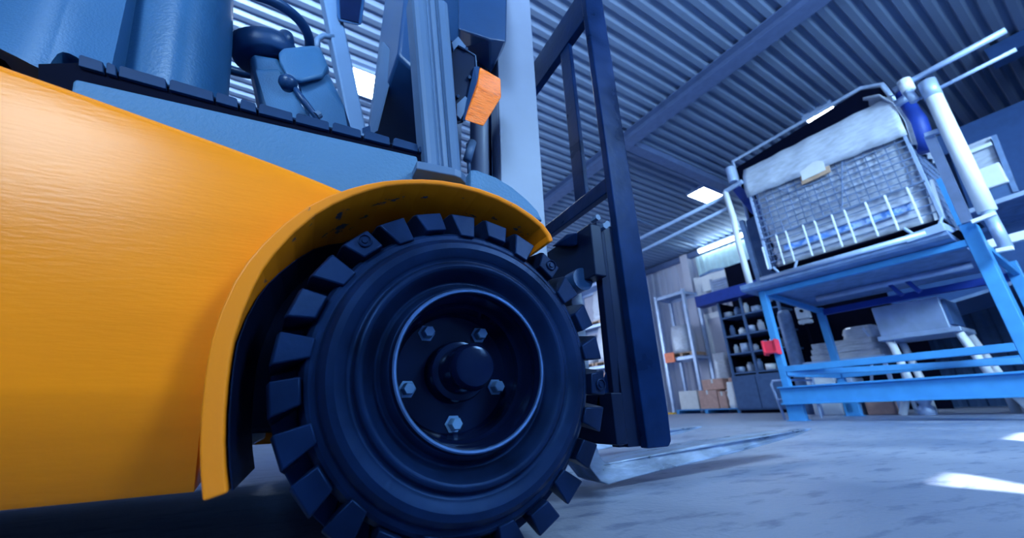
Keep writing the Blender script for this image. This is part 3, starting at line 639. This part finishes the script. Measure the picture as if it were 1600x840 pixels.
M['lip'] = mat('rim_lip_highlight', (.10, .24, .55), .25, metal=.7, var=.5, scale=9)  # highlight on the rim edge, put into the colour as a brighter ring
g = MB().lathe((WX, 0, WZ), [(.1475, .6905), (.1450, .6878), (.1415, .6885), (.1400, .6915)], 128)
fp('rim_highlight', g, 'lip', wh, smooth='auto')
g = MB().lathe((WX, 0, WZ), [(.047, .80), (.0455, .735), (.044, .708), (.0415, .694), (.036, .6865), (.030, .6845), (0, .684)], 64)
fp('hub_cap', g, 'rim', wh, smooth='auto')
for k in range(5):
    a = rad(127+72*k); c = Vector((WX+.1*math.cos(a), 0, WZ+.1*math.sin(a)))
    g = MB().lathe(c, [(0, .786), (.0105, .786), (.0125, .789), (.0125, .811), (.018, .811), (.018, .8125)], 6)
    fp('wheel_nut', g, 'nut', wh)
for k in (0, 6, 10, 16):                # moulded round marks on some lugs
    a = rad(132.6-k*360/26); c = Vector((WX+.308*math.cos(a), 0, WZ+.308*math.sin(a)))
    g = MB().lathe(c, [(.0125, .716), (.0125, .7125), (.0105, .7115), (.0095, .7145), (.006, .7145), (.005, .712), (0, .712)], 24); fp('tread_plug', g, 'rubber', wh, smooth='auto')
far = copy_tree(wh, (0, 0, 0), None, fk); far.location = Vector((0, .74, WZ)); far.rotation_euler[2] = math.pi

# ---- fender: outline picked on the tyre's outer plane
FY = .70
OUT = [(316, 784), (312, 740), (311, 700), (313, 650), (318, 600), (323, 565), (330, 530), (345, 484), (365, 440), (385, 409), (410, 380), (443, 349), (480, 322), (512, 306), (545, 294), (572, 287), (600, 282), (630, 279.5), (660, 279), (690, 281), (720, 286), (750, 294), (780, 305), (808, 319), (832, 335), (850, 350), (861, 365), (865, 376)]
outl = [TY(x, y, FY) for x, y in OUT]
n_ = len(outl); inn = []
for i, p in enumerate(outl):
    t = (outl[min(i+1, n_-1)]-outl[max(i-1, 0)]).normalized(); nrm = Vector((t.z, 0, -t.x))   # towards the wheel
    if (Vector((WX, FY, WZ))-p).dot(nrm) < 0: nrm = -nrm
    u = i/(n_-1); w = .027 if u < .30 else .027-.017*min(1, (u-.30)/.30)
    inn.append(p+nrm*w)
m = MB(); rings = []
for a, b in zip(outl, inn):
    rings.append([Vector((a.x, FY, a.z)), Vector((a.x, .95, a.z)), Vector((lerp(a, b, .9).x, .95, lerp(a, b, .9).z)), Vector((b.x, FY+.004, b.z))])
m.loft(rings)
fp('fender', m, 'fender', bevel=.0035, seg=3)
m = MB(); rows = []
for i, b in enumerate(inn):
    u = i/(n_-1); y0 = FY+.012+.22*max(0, min(1, (u-.22)/.30))**1.3
    c = b+(Vector((WX, FY, WZ))-b).normalized()*.003
    rows.append([(c.x, min(y0, .94), c.z), (c.x, .95, c.z), (c.x, 1.0, c.z)])
m.grid(rows); fp('wheel_arch_liner', m, 'black', solid=.002)
# ---- side panel: flat field, crease and lower part leaning inwards, top edge rolled over
def top_z(x):                           # top edge picked on y=.78
    pts = [TY(px, py, .775) for px, py in ((-160, 42), (-60, 74), (0, 97), (100, 132), (200, 168), (280, 197), (360, 226), (440, 256), (500, 280), (540, 297), (575, 312), (620, 330))]
    for a, b in zip(pts, pts[1:]):
        if x <= b.x: return a.z+(b.z-a.z)*(x-a.x)/(b.x-a.x)
    return pts[-1].z
m = MB(); cols = []
for i in range(57):
    x = -1.0+i*(1.0+.026)/56
    # the panel runs behind the fender; stop at the arc
    zt_ = top_z(x)
    prof = [(.152, .90), (.142, .856), (.150, .848), (.22, .806), (.282, .7755), (.30, .7735)]
    for k in range(1, 9): prof.append((.30+(zt_-.018-.30)*k/8, .7735))
    prof += [(zt_-.012, .7745), (zt_-.006, .778), (zt_-.001, .785), (zt_, .795), (zt_, .86)]
    cols.append([(x, y, z) for z, y in prof])
# cut: columns right of the fender arc keep only what lies outside it
def rad_at(ang):
    best = min(outl, key=lambda p: abs(math.atan2(p.z-WZ, p.x-WX)-ang) if ang > 0 else 9)
    return math.hypot(best.x-WX, best.z-WZ)
new = []
for c in cols:
    x = c[0][0]; lim = None
    if x > outl[4].x-.005:
        arc = [p for p in outl[4:16]]
        for a, b in zip(arc, arc[1:]):
            if a.x <= x <= b.x or b.x <= x <= a.x: lim = a.z+(b.z-a.z)*(x-a.x)/(b.x-a.x+1e-9)
        if lim is None: lim = arc[0].z
        zt_ = c[-1][2]; lim = min(lim-.004, zt_-.03)
        n0 = len(c); c2 = [(x, .85, lim), (x, .80, lim)]+[(x, .7735, lim+(zt_-.018-lim)*k/(n0-8)) for k in range(n0-7)]+c[-5:]
        c2 = c2[:n0] if len(c2) >= n0 else c2+[c2[-1]]*(n0-len(c2)); new.append(c2)
    else: new.append(c)
m.grid(new)
fp('side_panel', m, 'orange', smooth='auto', solid=.004)
g = MB()                                 # weld bead between panel and fender
fp('weld_bead', g.tube([Vector((p.x-.004, .772, p.z+.003)) for p in outl[7:15]], .004, 8), 'orange', smooth=True)
# front cowl beside the fender tip
cw = [(735, 264), (746, 265), (775, 276), (800, 291), (824, 311), (840, 328), (849, 345), (835, 342), (800, 322), (760, 304), (735, 294)]
fp('front_cowl', MB().prism([TY(x, y, .80) for x, y in cw], (0, .2, 0)), 'panel', bevel=.006)
# ---- grey step panel, black gap and rubber mat edge
sp_ = [(113, 128), (118, 123), (400, 187), (652, 244), (655, 262), (665, 275), (700, 300), (600, 320), (520, 310), (300, 255), (106, 175)]
fp('step_panel', MB().prism([TY(x, y, .80) for x, y in sp_], (0, .03, 0)), 'panel', bevel=.004)
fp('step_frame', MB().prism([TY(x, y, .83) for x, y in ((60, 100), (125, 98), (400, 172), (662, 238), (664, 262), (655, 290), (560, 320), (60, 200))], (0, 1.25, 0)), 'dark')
segs = [(121, 163), (164, 183), (184, 261), (263, 335), (336, 373), (374, 402), (403, 459), (461, 516), (518, 566), (568, 611), (613, 655), (655, 662)]
fm_ = fp('floor_mat', MB().prism([TY(x, y, .835) for x, y in ((125, 100), (400, 173), (660, 240), (660, 236), (400, 168), (125, 96))], (0, .5, 0)), 'mat_rubber')
def mat_y(x): return 103+(x-125)*.2625 if x < 400 else 175.2+(x-400)*.242
for a, b in segs:
    hh = 17-(a-120)*.010
    pts = [(a+1, mat_y(a)), (b-1.5, mat_y(b)), (b-2.5, mat_y(b)-hh+1), (b-5, mat_y(b)-hh-.5), (a+5, mat_y(a)-hh), (a+2, mat_y(a)-hh+2)] if b-a > 12 else [(a, mat_y(a)), (b, mat_y(b)), (b, mat_y(b)-hh+3), (a, mat_y(a)-hh+3)]
    fp('mat_rib', MB().prism([TY(x, y, .822) for x, y in pts], (0, .035, 0)), 'mat_rubber', fm_, bevel=.0012)
# ---- chassis (dark), wheel well and rear part
fp('chassis', MB().box((-1.7, .90, .17), (-.13, 2.08, .72)).box((-.13, 1.02, .22), (.66, 1.95, .70)), 'black', bevel=.01)
fp('far_side_panel', MB().box((-1.7, 2.10, .15), (-.1, 2.18, .78)), 'orange', bevel=.01)
fp('counterweight', MB().hull([(-1.65, .80, .18), (-2.15, 1.0, .2), (-2.15, 1.96, .2), (-1.65, 2.16, .18), (-1.65, .80, 1.15), (-2.15, 1.0, 1.1), (-2.15, 1.96, 1.1), (-1.65, 2.16, 1.15)]), 'orange', bevel=.05)
rw = MB().lathe((-1.35, 0, .24), [(.10, .86), (.19, .86), (.225, .875), (.24, .90), (.24, .98), (.225, 1.01), (.10, 1.02), (.10, .86)], 64)
fp('rear_wheel', rw, 'rubber', smooth='auto')
# ---- hood side and seat
hb_ = [(-140, 26, .96), (-90, 44, .905), (-40, 60, .875), (0, 76, .860), (25, 88, .852), (48, 100, .848), (62, 107, .849), (70, 109, .850), (75, 106, .851), (82, 94, .852), (90, 84, .853), (98, 81, .854), (108, 83, .855), (120, 89, .857), (130, 97, .859), (172, 114, .868)]
rows = []
for k in range(13):
    t = k/12; row = []
    for bx, by, y in hb_:
        py = by+(-70-by)*t; sl = .40 if bx < 0 else max(.223, .40-.0016*bx)
        row.append(TY(bx+(by-py)*sl, py, y+.02*t))
    rows.append(row)
fp('hood_side', slab(rows, (0, .06, 0)), 'plastic', smooth='auto')
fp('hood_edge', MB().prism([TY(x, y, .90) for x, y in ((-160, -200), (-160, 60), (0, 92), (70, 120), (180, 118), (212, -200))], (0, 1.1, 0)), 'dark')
sb_ = [(172, 116, .94), (182, 120, .928), (200, 125, .918), (226, 131, .908), (246, 136, .902), (258, 139, .90), (268, 141, .90), (285, 146, .905), (310, 152, .92), (334, 158, .955), (350, 163, 1.0), (356, 165, 1.06)]
tp_ = [202, 214, 232, 254, 272, 282, 294, 310, 328, 346, 358, 364]
rows = []
for k in range(11):
    t = k/10; row = []
    for (bx, by, y), tx in zip(sb_, tp_):
        row.append(TY(bx+(tx-bx)*t+(4*math.sin(math.pi*t) if bx > 330 else 0), by+(-60-by)*t, y))
    rows.append(row)
seat = fp('seat', slab(rows, (-.13, .4, 0)), 'plastic', smooth='auto')
seat.data.materials[0] = M['plastic_seat'] = mat('seat_vinyl', (.020, .10, .25), .4, var=.08, bump=.1, bscale=160)
# ---- steering wheel, column and levers
sc = TY(392, 60, 1.2)
sw = empty('steering_wheel', sc, '', '')
del sw['label']; del sw['category']; sw.parent = fk; sw.location = sc-fk.location
nrm = Vector((-.30, -.05, .95)).normalized(); ux = Vector((1, 0, 0)); ux = (ux-nrm*ux.dot(nrm)).normalized(); uy = nrm.cross(ux)
ring = [sc+(ux*math.cos(t)+uy*math.sin(t))*.172 for t in [2*math.pi*k/48 for k in range(48)]]
fp('wheel_rim', MB().tube(ring, .0155, 12, closed=True), 'plastic_deep', sw, smooth=True)
hc = TY(412, 76, 1.19)
g = MB(); rr_ = []
for h, r in ((-.050, .066), (-.046, .078), (-.01, .084), (.008, .082), (.022, .068), (.030, .03)):
    rr_.append([hc+nrm*h+(ux*math.cos(t)*1.15+uy*math.sin(t))*r for t in [2*math.pi*k/28 for k in range(28)]])
g.loft(rr_); fp('wheel_hub', g, 'plastic_deep', sw, smooth=True)
for t in (2.9, 3.4): fp('spoke', MB().bar(hc, sc+(ux*math.cos(t)+uy*math.sin(t))*.17, .03, .014), 'plastic_deep', sw, bevel=.005)
fp('spinner_knob', MB().lathe(TY(446, 62, 1.15), [(0, TY(446, 62, 1.15).z-.03), (.018, TY(446, 62, 1.15).z-.028), (.026, TY(446, 62, 1.15).z), (.02, TY(446, 62, 1.15).z+.022), (0, TY(446, 62, 1.15).z+.026)], 24, 'z'), 'plastic_deep', sw, smooth=True)
def hullp(pts): return MB().hull([TY(*p) for p in pts])
fp('steering_column', hullp([(391, 92, 1.16), (397, 86, 1.14), (432, 92, 1.14), (437, 96, 1.16), (470, 160, 1.14), (512, 262, 1.14), (425, 255, 1.14), (386, 95, 1.3), (436, 92, 1.3), (420, 255, 1.3), (512, 262, 1.3)]), 'plastic', bevel=.008, seg=3)
fp('column_shroud', hullp([(398, 108, 1.125), (436, 108, 1.125), (500, 210, 1.125), (424, 195, 1.125), (398, 108, 1.18), (436, 108, 1.18), (500, 210, 1.18), (424, 195, 1.18)]), 'plastic', bevel=.008, seg=3)
fp('lever_console', hullp([(462, 118, 1.10), (500, 112, 1.10), (512, 118, 1.12), (538, 165, 1.10), (556, 262, 1.10), (510, 262, 1.10), (480, 160, 1.10), (462, 118, 1.25), (512, 112, 1.25), (568, 262, 1.25), (500, 262, 1.25)]), 'plastic', bevel=.012, seg=3)
fp('instrument_pod', hullp([(434, 84, 1.08), (445, 76, 1.07), (490, 71, 1.07), (499, 78, 1.08), (514, 108, 1.09), (505, 122, 1.08), (470, 130, 1.07), (450, 124, 1.07), (436, 100, 1.07), (440, 76, 1.22), (500, 72, 1.22), (516, 112, 1.22), (455, 128, 1.2), (500, 128, 1.2)]), 'plastic', bevel=.014, seg=4, smooth='auto')
lv = fp('lever', MB().tube([TY(460, 138, 1.03), TY(476, 160, 1.04), TY(492, 180, 1.05), TY(505, 205, 1.06)], [.008, .010, .008, .010], 12), 'plastic_deep', smooth=True)
k0 = TY(450, 130, 1.03)
fp('knob', MB().lathe(k0, [(0, k0.z-.022), (.014, k0.z-.020), (.024, k0.z-.004), (.024, k0.z+.008), (.016, k0.z+.018), (0, k0.z+.021)], 24, 'z'), 'plastic_deep', lv, smooth=True)
fp('lever_ring', MB().tube([TY(494, 181, 1.045), TY(500, 178, 1.045)], .011, 12), 'alu', lv)
# ---- far pillar with mirror
fp('far_pillar', MB().bar(TY(502, -60, 2.0), TY(560, 225, 2.0), .12, .09, (1, 0, 0)), 'alu', bevel=.01)
fp('grab_hook', MB().tube([TY(522, 58, 1.95), TY(505, 56, 1.95), TY(496, 62, 1.95), TY(496, 74, 1.95)], .016, 10), 'alu', smooth=True)
mr_ = fp('mirror', hullp([(524, -20, 1.9), (572, -15, 1.9), (565, 41, 1.9), (527, 33, 1.9), (524, -20, 1.98), (572, -15, 1.98), (565, 41, 1.98), (527, 33, 1.98)]), 'plastic_deep', bevel=.02)
fp('mirror_glass', MB().prism([TY(x, y, 1.893) for x, y in ((530, -12), (566, -8), (560, 35), (532, 28))], (0, .004, 0)), 'rim', mr_)
fp('roof_brace', MB().tube([TY(590, -30, 1.6), TY(628, 15, 1.6)], .03), 'plastic_deep', smooth=True)
# ---- dash cowl and papers
fp('dash_cowl', hullp([(621, 86, 1.02), (630, 20, 1.02), (640, -80, 1.02), (720, -80, 1.0), (720, 165, 1.0), (660, 122, 1.0), (577, 214, 1.42), (660, 250, 1.34), (700, 250, 1.34), (604, 60, 1.25), (612, -80, 1.3), (572, 216, 1.5), (700, 250, 1.5), (720, -80, 1.5)]), 'plastic_deep', bevel=.012, seg=3, smooth='auto')
pp = MB().prism([TY(597, 65, 1.24), TY(600, 66, 1.2), TY(619, 88, 1.12), TY(604, 150, 1.15), TY(590, 205, 1.2), TY(578, 214, 1.25)], (-.004, 0, 0))
tag(obj('document_sheet', pp, 'alu'), 'stiff pale sheet tucked upright beside the dash cowl in the cab', 'sheet')
fp('floor_bracket', hullp([(566, 200, 1.0), (578, 196, 1.0), (580, 212, 1.0), (566, 208, 1.0), (566, 200, 1.03), (580, 212, 1.03), (578, 196, 1.03)]), 'plastic_deep')
# ---- near pillar: extruded profile leaning back
cs = [(0, .012), (.004, .003), (.012, 0), (.024, 0), (.030, .004), (.033, .010), (.038, .010), (.040, .003), (.046, .0), (.050, .0), (.052, .006), (.054, .0), (.057, .006), (.059, 0), (.072, -.002), (.080, .002), (.084, .012), (.084, .07), (0, .07)]
b0 = TY(667, 262, .79); t0 = TY(643, -20, .79); wdt = (TY(722, 262, .79)-b0).length/.084; wdt2 = (TY(694, -20, .79)-t0).length/.084
m = MB().loft([[b0+Vector((x*wdt, y, 0)) for x, y in cs], [t0+Vector((x*wdt2, y, 0)) for x, y in cs]])
fp('front_pillar', m, 'alu', bevel=.0012)
pz = TY(653, 253, .755).z
ft = [(.158, .755), (.245, .748), (.262, .752), (.280, .768), (.288, .790), (.288, .875), (.158, .875)]
fp('pillar_foot', MB().prism([(x, y, pz-.018) for x, y in ft], (0, 0, .022)), 'alu', bevel=.003)
# ---- headlight box, bracket and turn signal
hl = fp('headlight', MB().loft([[TY(x, y, .86) for x, y in ((716, -60), (768, -60), (792, -20), (791, 66), (766, 62), (716, 46))], [TY(x, y, 1.02) for x, y in ((716, -60), (768, -60), (792, -20), (786, 78), (768, 114), (716, 74))]]), 'plastic_deep', bevel=.007, seg=3)
br = fp('lamp_bracket', MB().prism([TY(x, y, .865) for x, y in ((700, 60), (714, 68), (743, 86), (745, 108), (742, 146), (724, 190), (716, 192), (704, 190))], (0, .006, 0)), 'black', bevel=.001)
fp('bracket_rim', MB().tube([TY(716, 70, .862), TY(743, 87, .862), TY(745, 108, .862), TY(742, 142, .862)], .0022, 6), 'alu', br)
fp('hinge', MB().prism([TY(x, y, .855) for x, y in ((706, 66), (716, 57), (728, 72), (727, 76), (716, 70), (709, 78))], (0, .006, 0)), 'alu', br)
for px, py in ((734, 120), (716, 150), (729, 76)): fp('bolt', MB().tube([TY(px, py, .866), TY(px, py, .852)], .005, 6), 'alu', br)
fp('cable_clip', MB().prism([TY(x, y, .858) for x, y in ((714, 162), (727, 150), (734, 158), (720, 186), (714, 180))], (0, .005, 0)), 'alu', br)
ts = fp('turn_signal', hullp([(741, 104, .852), (749, 104, .845), (746, 136, .835), (727, 190, .85), (722, 188, .86), (741, 104, .885), (727, 190, .885), (749, 104, .885)]), 'plastic_deep', bevel=.002)
ln = fp('lens', hullp([(750, 105, .850), (782, 123, .852), (783, 152, .832), (746, 135, .825), (755, 197, .852), (726, 187, .848), (750, 105, .885), (782, 123, .885), (755, 197, .885), (727, 187, .885), (783, 152, .87)]), 'amber', ts, bevel=.003)
# ---- mast, cylinders
for yn in (1.0, 1.86):
    fp('mast_channel', MB().box((.487, yn, .16), (.648, yn+.014, 2.6)).box((.487, yn+.014, .16), (.503, yn+.07, 2.6)).box((.632, yn+.014, .16), (.648, yn+.07, 2.6)), 'mast', bevel=.003)
    fp('inner_mast', MB().box((.52, yn+.02, .12), (.63, yn+.09, 2.5)), 'mast_black', bevel=.003)
    fp('lift_cylinder', MB().tube([(.44, yn+.07, .3), (.44, yn+.07, 2.4)], .034, 24), 'mast', smooth=True)
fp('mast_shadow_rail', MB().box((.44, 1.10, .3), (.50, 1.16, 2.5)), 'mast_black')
fp('cross_member', MB().box((.66, 1.03, 2.2), (.70, 1.93, 2.3)).box((.50, 1.03, .2), (.56, 1.93, .3)), 'mast_black')
fp('tilt_link', MB().tube([TY(738, 222, .93), TY(730, 250, .93)], .013, 12), 'alu', smooth=True)
fp('tilt_link', MB().tube([TY(731, 225, .94), TY(733, 270, .94)], .006, 8), 'alu', smooth=True)
# ---- carriage and backrest
fp('carriage_bar', MB().box((.74, .885, .625), (.785, 1.95, .80)), 'black', bevel=.004)
fp('carriage_bar', MB().box((.76, .90, .15), (.80, 1.95, .285)), 'black', bevel=.004)
fp('carriage_end', MB().hull([(.80, .94, .14), (.84, .94, .14), (.78, .90, .82), (.81, .90, .82), (.80, .97, .14), (.84, .97, .14), (.78, .93, .82), (.81, .93, .82)]), 'black', bevel=.003)
fp('carriage_end', MB().box((.82, .925, .14), (.875, .94, .83)), 'black', bevel=.002)
for x, y, z in ((.80, .90, .80), (.80, .93, .845), (.82, .91, .815)): fp('bolt', MB().tube([(x, y-.02, z), (x, y+.01, z)], .011, 6), 'alu')
fp('mast_hook', MB().hull([TX(*p) for p in ((862, 385, .70), (885, 366, .70), (902, 363, .70), (902, 385, .72), (862, 385, .76), (902, 363, .76), (885, 366, .76))]), 'mast_black', bevel=.006)
sy = TX(925, 430, .74)
cyl = fp('side_shift_cylinder', MB().tube([(.735, .955, sy.z-.0), (.735, 1.7, sy.z)], .032, 20), 'mast_black', smooth=True)
fp('cylinder_cap', MB().tube([(.735, .94, sy.z), (.735, 1.0, sy.z)], .037, 20), 'plastic_deep', cyl, smooth='auto')
fp('roller_bracket', MB().hull([(.76, .95, .20), (.80, .95, .20), (.76, .95, .30), (.80, .95, .36), (.76, 1.0, .2), (.80, 1.0, .28)]), 'mast_black', bevel=.004)
bk = fp('backrest_post', MB().loft([[(.868, .90, z), (.868+w, .90, z), (.868+w, .93, z), (.868, .93, z)] for z, w in ((.135, .082), (.15, .095), (.22, .100), (2.6, .100))]), 'mast_black', bevel=.004)
fp('backrest_post', MB().box((.868, 1.97, .14), (.968, 2.0, 2.6)), 'mast_black', bevel=.004)
fp('backrest_bar', MB().box((.88, .93, .975), (.91, 1.97, 1.035)), 'mast_black', bevel=.003)
fp('backrest_bar', MB().box((.88, .93, 1.84), (.915, 1.97, 2.02)), 'mast_black', bevel=.003)
for yy in (1.065, 1.48, 1.80): fp('backrest_slat', MB().box((.885, yy, 1.035), (.905, yy+.07, 1.86)), 'mast_black', bevel=.002)
# ---- forks
def fork(y0, name='fork'):
    y1 = y0+.125
    side = [(.86, .82), (.86, .13), (.866, .105), (.878, .088), (.895, .080), (.93, .081), (1.35, .104), (1.80, .118), (2.14, .126), (2.155, .124), (2.15, .118), (1.95, .098), (1.55, .066), (1.1, .036), (.93, .022), (.89, .018), (.86, .03), (.825, .07), (.812, .12), (.81, .16), (.81, .82)]
    m = MB()
    def ins(x): return 0 if x < 1.75 else .038*((x-1.75)/.4)**2
    m.loft([[(x, y0+ins(x), z) for x, z in side], [(x, y1-ins(x), z) for x, z in side]])
    return fp(name, m, 'steel', bevel=.004, seg=3)
f1 = fork(1.115); f2 = fork(1.72)
